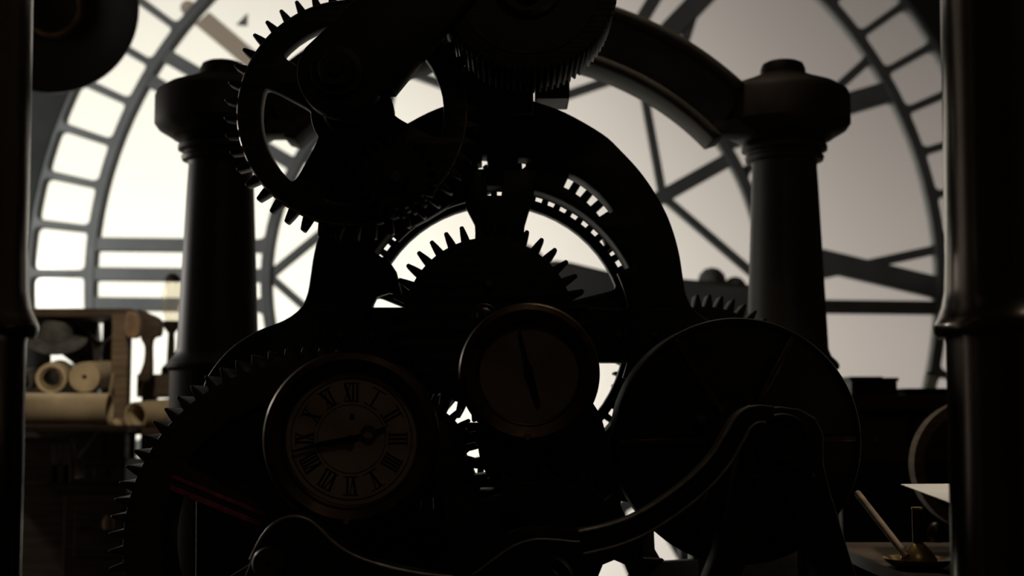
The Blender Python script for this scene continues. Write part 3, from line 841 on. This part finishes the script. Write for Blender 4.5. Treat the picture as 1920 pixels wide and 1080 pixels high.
# ------------------------------------------------------------------ left background: shelf rack with rolls and odds
LD = 6.0
def lp_(px, py, D=LD):
    return P(px, py, D)
rack = thing('shelf_rack', 'brown wooden shelf rack at left behind the great gear', 'shelf', (lp_(140, 800).x, LD, FLOOR_Z))
def rbox(nm, x0, y0, x1, y1, D, T, m=WOOD, bev=.004):
    return obj(nm, pbox(x0, y0, x1, y1, D, T, bev), m, rack)
rbox('top_board', -80, 578, 243, 594, LD, .45)
rbox('shelf_board', -80, 798, 238, 810, LD - .42, .97)
rbox('shelf_extension', 238, 803, 330, 815, LD - .2, .38)
rbox('shelf_board', -80, 905, 238, 925, LD - .1, .65)
rbox('back_board', -80, 688, 180, 803, LD + .44, .02)
rbox('back_board', -80, 803, 240, 1400, LD + .44, .02)
a = lp_(213, 590); b = lp_(238, 800)
obj('post', mbox(a.x, b.x, LD - .02, LD + .05, FLOOR_Z, a.z, .003), WOODL, rack)
a = lp_(160, 590)
obj('back_post', mbox(a.x - .03, a.x + .03, LD + .36, LD + .43, FLOOR_Z, a.z, .003), WOOD, rack)
a = lp_(-60, 590)
obj('post', mbox(a.x - .04, a.x + .02, LD - .02, LD + .05, FLOOR_Z, a.z, .003), WOOD, rack)
# dark wooden ledge at the back right of the rack, under the lantern
ledge = thing('side_table', 'dark side table below the lantern, left of the pillar base', 'table', (lp_(290, 710).x, LD, FLOOR_Z))
a = lp_(262, 702, 6.3); b = lp_(345, 745, 6.3)
obj('table_top', mbox(a.x, b.x + .2, 6.25, 6.7, b.z, a.z, .004), WOOD, ledge)
for q in (a.x + .04, b.x + .16):
    obj('leg', mbox(q - .03, q + .03, 6.3, 6.36, FLOOR_Z, b.z + .002), WOOD, ledge)

def roll(label, p0, p1, r, hollow=0.72, m=PARCH):
    p0 = Vector(p0); p1 = Vector(p1)
    ax = (p1 - p0)
    Ln = ax.length
    t = thing('paper_roll', label, 'paper roll', (p0 + p1) / 2 + Vector((0, 0, -r)))
    obj('outer_sheet', lathe(ax.normalized(), p0, [(r * hollow, 0), (r, 0), (r * 1.0, Ln * .5), (r, Ln), (r * hollow, Ln), (r * hollow, 0)], 32), m, t, 50)
    obj('inner_turn', lathe(ax.normalized(), p0, [(r * hollow * .80, .01), (r * hollow * .86, .01), (r * hollow * .86, Ln - .01), (r * hollow * .80, Ln - .01), (r * hollow * .80, .01)], 24), m, t, 50)
    return t
sL = scale_at(100, 760, LD)
roll('long thick parchment roll lying across the left shelf', P(-90, 766, 5.68), P(206, 767, 5.68), 28 * sL, 0.85)
roll('parchment roll with dark hollow end facing right of the rack post', lp_(254, 780, 5.85), P(352, 770, 6.15), 26 * sL, 0.86)
roll('parchment roll with wide open end facing out, on top of the long roll', lp_(96, 709, 5.75), P(112, 700, 6.3), 27 * sL, 0.74)
roll('parchment roll with tight closed end facing out, on top of the long roll', lp_(158, 707, 5.75), P(200, 702, 6.3), 27 * sL, 0.16)
roll('grey roll lying behind the stack of open rolls by the near column', lp_(40, 715, 5.95), P(62, 708, 6.35), 20 * sL, 0.8, FELT)
# hat-like felt on hook
hat = thing('felt_hat', 'crumpled grey felt hat hanging under the rack top board', 'hat', lp_(115, 650, 6.1))
c = lp_(105, 632, 6.1)
obj('brim', lathe((0.15, -.55, .82), c, [(0, 0), (30 * sL, 0), (56 * sL, -.012), (58 * sL, -.004), (30 * sL, .012), (0, .012)], 40), FELT, hat, 60)
obj('crown', lathe((0.15, -.35, .92), c, [(32 * sL, 0), (30 * sL, .05), (24 * sL, .085), (10 * sL, .095), (0, .088)], 32), FELT, hat, 60)
# dark cloth
def cloth(name, label, cat, pts, D, T, m):
    me = plate([[tuple(q) for q in spline(pts + [pts[0]], 5)[:-1]]], D, T, .008)
    return tag(obj(name, me, m, None, 40), label, cat)
cloth('hanging_cloth', 'dark cloth hanging behind the hat in the rack', 'cloth', [(50, 590), (140, 588), (176, 592), (175, 630), (170, 650), (176, 700), (150, 690), (110, 660), (104, 640), (88, 640), (86, 690), (48, 700)], 6.32, .06, CLOTH)
cloth('leather_pouch', 'tan leather pouch hanging at the top of the rack post', 'pouch', [(238, 584), (256, 586), (262, 606), (258, 630), (246, 634), (236, 628), (234, 606)], 5.93, .05, LEATHER)
cloth('hanging_apron', 'dark brown apron hanging between rack post and lantern', 'apron', [(258, 578), (280, 588), (300, 600), (300, 628), (284, 640), (282, 708), (258, 712), (268, 680), (270, 650), (262, 630)], 6.12, .05, WOOD)
cloth('funnel', 'grey steel funnel in the gap of the rack', 'funnel', [(165, 622), (186, 640), (212, 622), (205, 632), (190, 645), (188, 660), (176, 690), (172, 650)], 6.2, .04, STEEL)
# lantern
lc = P(320, 600, 6.45); ls = scale_at(320, 560, 6.45)
lan = thing('oil_lantern', 'glass oil lantern glowing with daylight beside the left pillar', 'lantern', P(322, 702, 6.45))
zb = P(322, 702, 6.45).z
h_ = lambda py: P(322, py, 6.45).z
lx = P(322, 600, 6.45).x
obj('base', lathe('Z', (lx, 6.45, 0), [(0, zb), (18 * ls, zb), (17 * ls, h_(690)), (8 * ls, h_(680)), (6 * ls, h_(625)), (16 * ls, h_(612)), (16 * ls, h_(602)), (0, h_(602))], 32), IRON2, lan, 40)
obj('glass_chimney', lathe('Z', (lx, 6.45, 0), [(12 * ls, h_(602)), (18 * ls, h_(580)), (19 * ls, h_(560)), (15 * ls, h_(535)), (13 * ls, h_(524))], 32), CLEAR, lan, 60)
obj('cap', lathe('Z', (lx, 6.45, 0), [(0, h_(512)), (8 * ls, h_(514)), (15 * ls, h_(523)), (15 * ls, h_(528)), (0, h_(528))], 32), IRON2, lan, 40)
# cord
(obj('hanging_cord', tube(spline([lp_(212, 700, 5.9), lp_(200, 760, 5.86), lp_(182, 810, 5.84), lp_(160, 842, 5.84), lp_(146, 858, 5.85)], 6), .005, 8), ROPE, rack, 60))
tag(obj('wooden_ball', lathe('Z', lp_(217, 797, 5.86), [(0, -12 * sL)] + [(12 * sL * math.cos(a), 12 * sL * math.sin(a)) for a in (-1.2, -.8, -.4, 0, .4, .8, 1.2)] + [(0, 12 * sL)], 24), PARCH, None, 60), 'small pale ball at the foot of the rack post', 'ball')
# chest, crates on lower shelf
ch = thing('small_chest', 'small brown chest with pale keyhole plate on the lower rack shelf', 'chest', lp_(190, 905, 5.85))
obj('chest_body', pbox(157, 872, 234, 905, 5.85, .25, .004), WOOD, ch)
obj('chest_lid', pbox(155, 862, 236, 872, 5.84, .27, .004), WOOD, ch)
obj('keyhole_plate', pbox(176, 877, 200, 896, 5.842, .012, .002), STEEL, ch)
cr = thing('open_crate', 'open wooden crate standing at the left under the long roll', 'crate', lp_(90, 905, 5.85))
for x0, y0, x1, y1, nm in ((36, 820, 130, 832, 'top_rail'), (98, 832, 108, 905, 'stile'), (120, 830, 134, 905, 'stile'), (36, 870, 130, 905, 'bottom_rail')):
    obj(nm, pbox(x0, y0, x1, y1, 5.85, .04, .003), WOODL if 'stile' in nm else WOOD, cr)
obj('back_board', pbox(36, 828, 134, 905, 6.2, .03, .003), WOOD, cr)
cb = thing('cabinet', 'tall dark cabinet under the lower rack shelf, left of the great gear', 'cabinet', (lp_(180, 1000, 5.7).x, 5.7, FLOOR_Z))
a = lp_(125, 930, 5.75); b = lp_(262, 1040, 5.75)
obj('cabinet_body', mbox(a.x, b.x, 5.72, 5.95, FLOOR_Z, a.z, .004), WOOD, cb)
cdoor = obj('cabinet_door', pbox(140, 945, 228, 1045, 5.705, .02, .003), WOOD, cb)
q = P(152, 990, 5.705)
obj('knob', lathe('Y', q, [(0, -.025), (.01, -.023), (.012, -.014), (.006, -.008), (.006, .002), (0, .002)], 16), STEEL, cdoor, 50)
tag(obj('storage_jar', lathe('Z', P(203, 992, 5.6) * 1.0, [(0, 0), (9 * sL, 0), (10 * sL, .012), (10 * sL, .035), (6 * sL, .045), (6 * sL, .052), (0, .052)], 24), LEATHER, None, 50), 'small tan jar glimpsed between teeth of the great gear', 'jar')

# ------------------------------------------------------------------ right background: bench with boxes and desk with lamp
RB = 5.6
bench = thing('work_bench', 'black work bench in the right background under the dial', 'bench', (P(1700, 800, RB).x, RB, FLOOR_Z))
a = P(1560, 742, RB); b = P(1990, 770, RB)
obj('bench_top', mbox(a.x, b.x, RB - .05, RB + .7, b.z, a.z, .004), WOOD, bench)
obj('bench_body', mbox(a.x + .03, b.x, RB, RB + .65, FLOOR_Z, b.z + .002, .004), IRON2, bench)
for k in range(3):
    x = a.x + .05 + k * .27
    dw = obj('bench_drawer', mbox(x, x + .24, RB - .02, RB + .02, b.z - .2, b.z - .03, .004), WOOD, bench)
    obj('knob', lathe('Y', (x + .12, RB - .02, b.z - .115), [(0, -.03), (.012, -.028), (.014, -.018), (.007, -.01), (.007, .002), (0, .002)], 16), STEEL, dw, 50)
bt = a.z
def sit(name, label, cat, px0, py0, px1, D, T, m, lid=True):
    a = P(px0, py0, D); b = P(px1, py0, D)
    t = thing(name, label, cat, ((a.x + b.x) / 2, D + T / 2, bt))
    obj('box_body', mbox(a.x, b.x, D, D + T, bt, a.z - .015, .003), m, t)
    obj('box_lid', mbox(a.x - .006, b.x + .006, D - .006, D + T + .006, a.z - .015, a.z, .003), m, t)
    return t
sit('tool_box', 'flat black box on the right bench nearest the drum', 'box', 1596, 706, 1652, RB + .02, .25, IRON)
sit('tool_box', 'flat black box on the right bench, beside the one nearest the drum', 'box', 1654, 708, 1682, RB + .03, .25, IRON)
sit('tool_box', 'low dark box on the right bench beside the near column', 'box', 1700, 728, 1790, RB + .03, .3, IRON2)
jz = P(1745, 728, RB + .15)
t = thing('glass_jar', 'small glass jar on the low box beside the near right column', 'jar', (jz.x, RB + .15, jz.z))
obj('jar_body', lathe('Z', (jz.x, RB + .15, jz.z), [(0, 0), (.022, 0), (.024, .01), (.024, .045), (.016, .055)], 24), CLEAR, t, 50)
obj('jar_lid', lathe('Z', (jz.x, RB + .15, jz.z), [(0, .055), (.017, .055), (.017, .065), (0, .065)], 24), STEEL, t, 50)
# hoop
hc = P(1836, 872, 4.2); hs = scale_at(1836, 872, 4.2)
hoop = thing('wooden_hoop', 'tall curved brown wooden wheel rim half hidden by the near right column', 'wheel', (hc.x, 4.2, FLOOR_Z))
obj('rim', lathe('Y', (hc.x, 4.2, hc.z), [(104 * hs, 0), (122 * hs, 0), (122 * hs, .06), (104 * hs, .06), (104 * hs, 0)], 72), WOODL, hoop, 35)
obj('rim_band', lathe('Y', (hc.x, 4.2, hc.z), [(96 * hs, .01), (104 * hs, .01), (104 * hs, .05), (96 * hs, .05), (96 * hs, .01)], 72), BRONZE, hoop, 35)
obj('stand', mbox(hc.x - .03, hc.x + .03, 4.2, 4.26, FLOOR_Z, hc.z - 100 * hs), WOOD, hoop)
# desk with lamp, sheet, rod
dz = P(1700, 1066, 3.0).z
desk = thing('writing_desk', 'dark desk at lower right between drum and near column', 'desk', (1.1, 3.1, FLOOR_Z))
obj('desk_top', mbox(.80, 1.7, 2.72, 3.6, dz - .03, dz, .004), WOOD, desk)
for q in (.84, 1.64):
    for y_ in (2.78, 3.52):
        obj('leg', mbox(q - .025, q + .025, y_ - .025, y_ + .025, FLOOR_Z, dz - .028), WOOD, desk)
bl = P(1722, 1040, 3.0); bs_ = scale_at(1722, 1040, 3.0)
bls = thing('brass_lamp', 'brass lamp base with domed oil well on the desk at lower right', 'lamp', (bl.x, 3.0, dz))
zq = lambda py: P(1722, py, 3.0).z
obj('saucer', lathe('Z', (bl.x, 3.0, 0), [(0, dz), (40 * bs_, dz), (62 * bs_, zq(1052)), (66 * bs_, zq(1046)), (62 * bs_, zq(1047)), (40 * bs_, zq(1056)), (0, zq(1056))], 48), BRASS, bls, 50)
obj('oil_well', lathe('Z', (bl.x, 3.0, 0), [(34 * bs_, zq(1058)), (34 * bs_, zq(1048)), (26 * bs_, zq(1034)), (14 * bs_, zq(1022)), (8 * bs_, zq(1016)), (0, zq(1015))], 40), BRASS, bls, 50)
obj('stem', lathe('Z', (bl.x, 3.0, 0), [(0, zq(955)), (10 * bs_, zq(955)), (10 * bs_, zq(1016)), (0, zq(1016))], 24), BRONZE, bls, 50)
obj('collar', lathe('Z', (bl.x, 3.0, 0), [(0, zq(951)), (11 * bs_, zq(951)), (11.5 * bs_, zq(955)), (0, zq(955))], 24), BRASS, bls, 50)
# case carrying the sheet
sz = P(1690, 909, 3.4).z
bk = thing('document_case', 'dark box under the white sheet, hidden edge by the near right column', 'box', (1.2, 2.95, dz))
obj('case_body', mbox(1.0, 1.5, 2.8, 3.1, dz, sz - .012, .004), WOOD, bk)
obj('case_lid', mbox(.99, 1.51, 2.79, 3.11, sz - .012, sz - .001, .003), WOOD, bk)
def floor_pt(px, py, z):
    q = P(px, py, 1.0)
    return q * (z / q.z)
c0 = floor_pt(1689, 909, sz); c1 = floor_pt(1790, 947, sz)
e1 = c1 - c0
bm = bmesh.new()
far = c0 + Vector((.50, .06, 0)); near = c0 + e1 * 1.1
pts = [c0, near, near + Vector((.45, .05, 0)), far]
lo = [bm.verts.new((q.x, q.y, sz)) for q in pts]; hi = [bm.verts.new((q.x, q.y, sz + .002)) for q in pts]
bm.faces.new(lo[::-1]); bm.faces.new(hi)
for k in range(4):
    bm.faces.new((lo[k], lo[(k + 1) % 4], hi[(k + 1) % 4], hi[k]))
tag(obj('paper_sheet', bm, WHITE), 'bright white sheet lying flat, its corner pointing left at lower right', 'paper')
r0 = P(1608, 925, 3.25); r1 = P(1702, 1046, 2.98)
tag(obj('wooden_rod', tube([r0, r0.lerp(r1, .5), r1], .008, 10), WOODL, None, 60), 'thin pale wooden rod leaning diagonally by the brass lamp', 'rod')
kn = P(1756, 998, 2.95)
tag(obj('steel_knob', lathe('Z', (kn.x, 2.95, kn.z - .02), [(0, -.0), (.012, 0), (.02, .015), (.018, .03), (.008, .04), (0, .042)], 24), STEEL, None, 60), 'small shiny steel knob beside the near right column, above the brass lamp', 'knob')
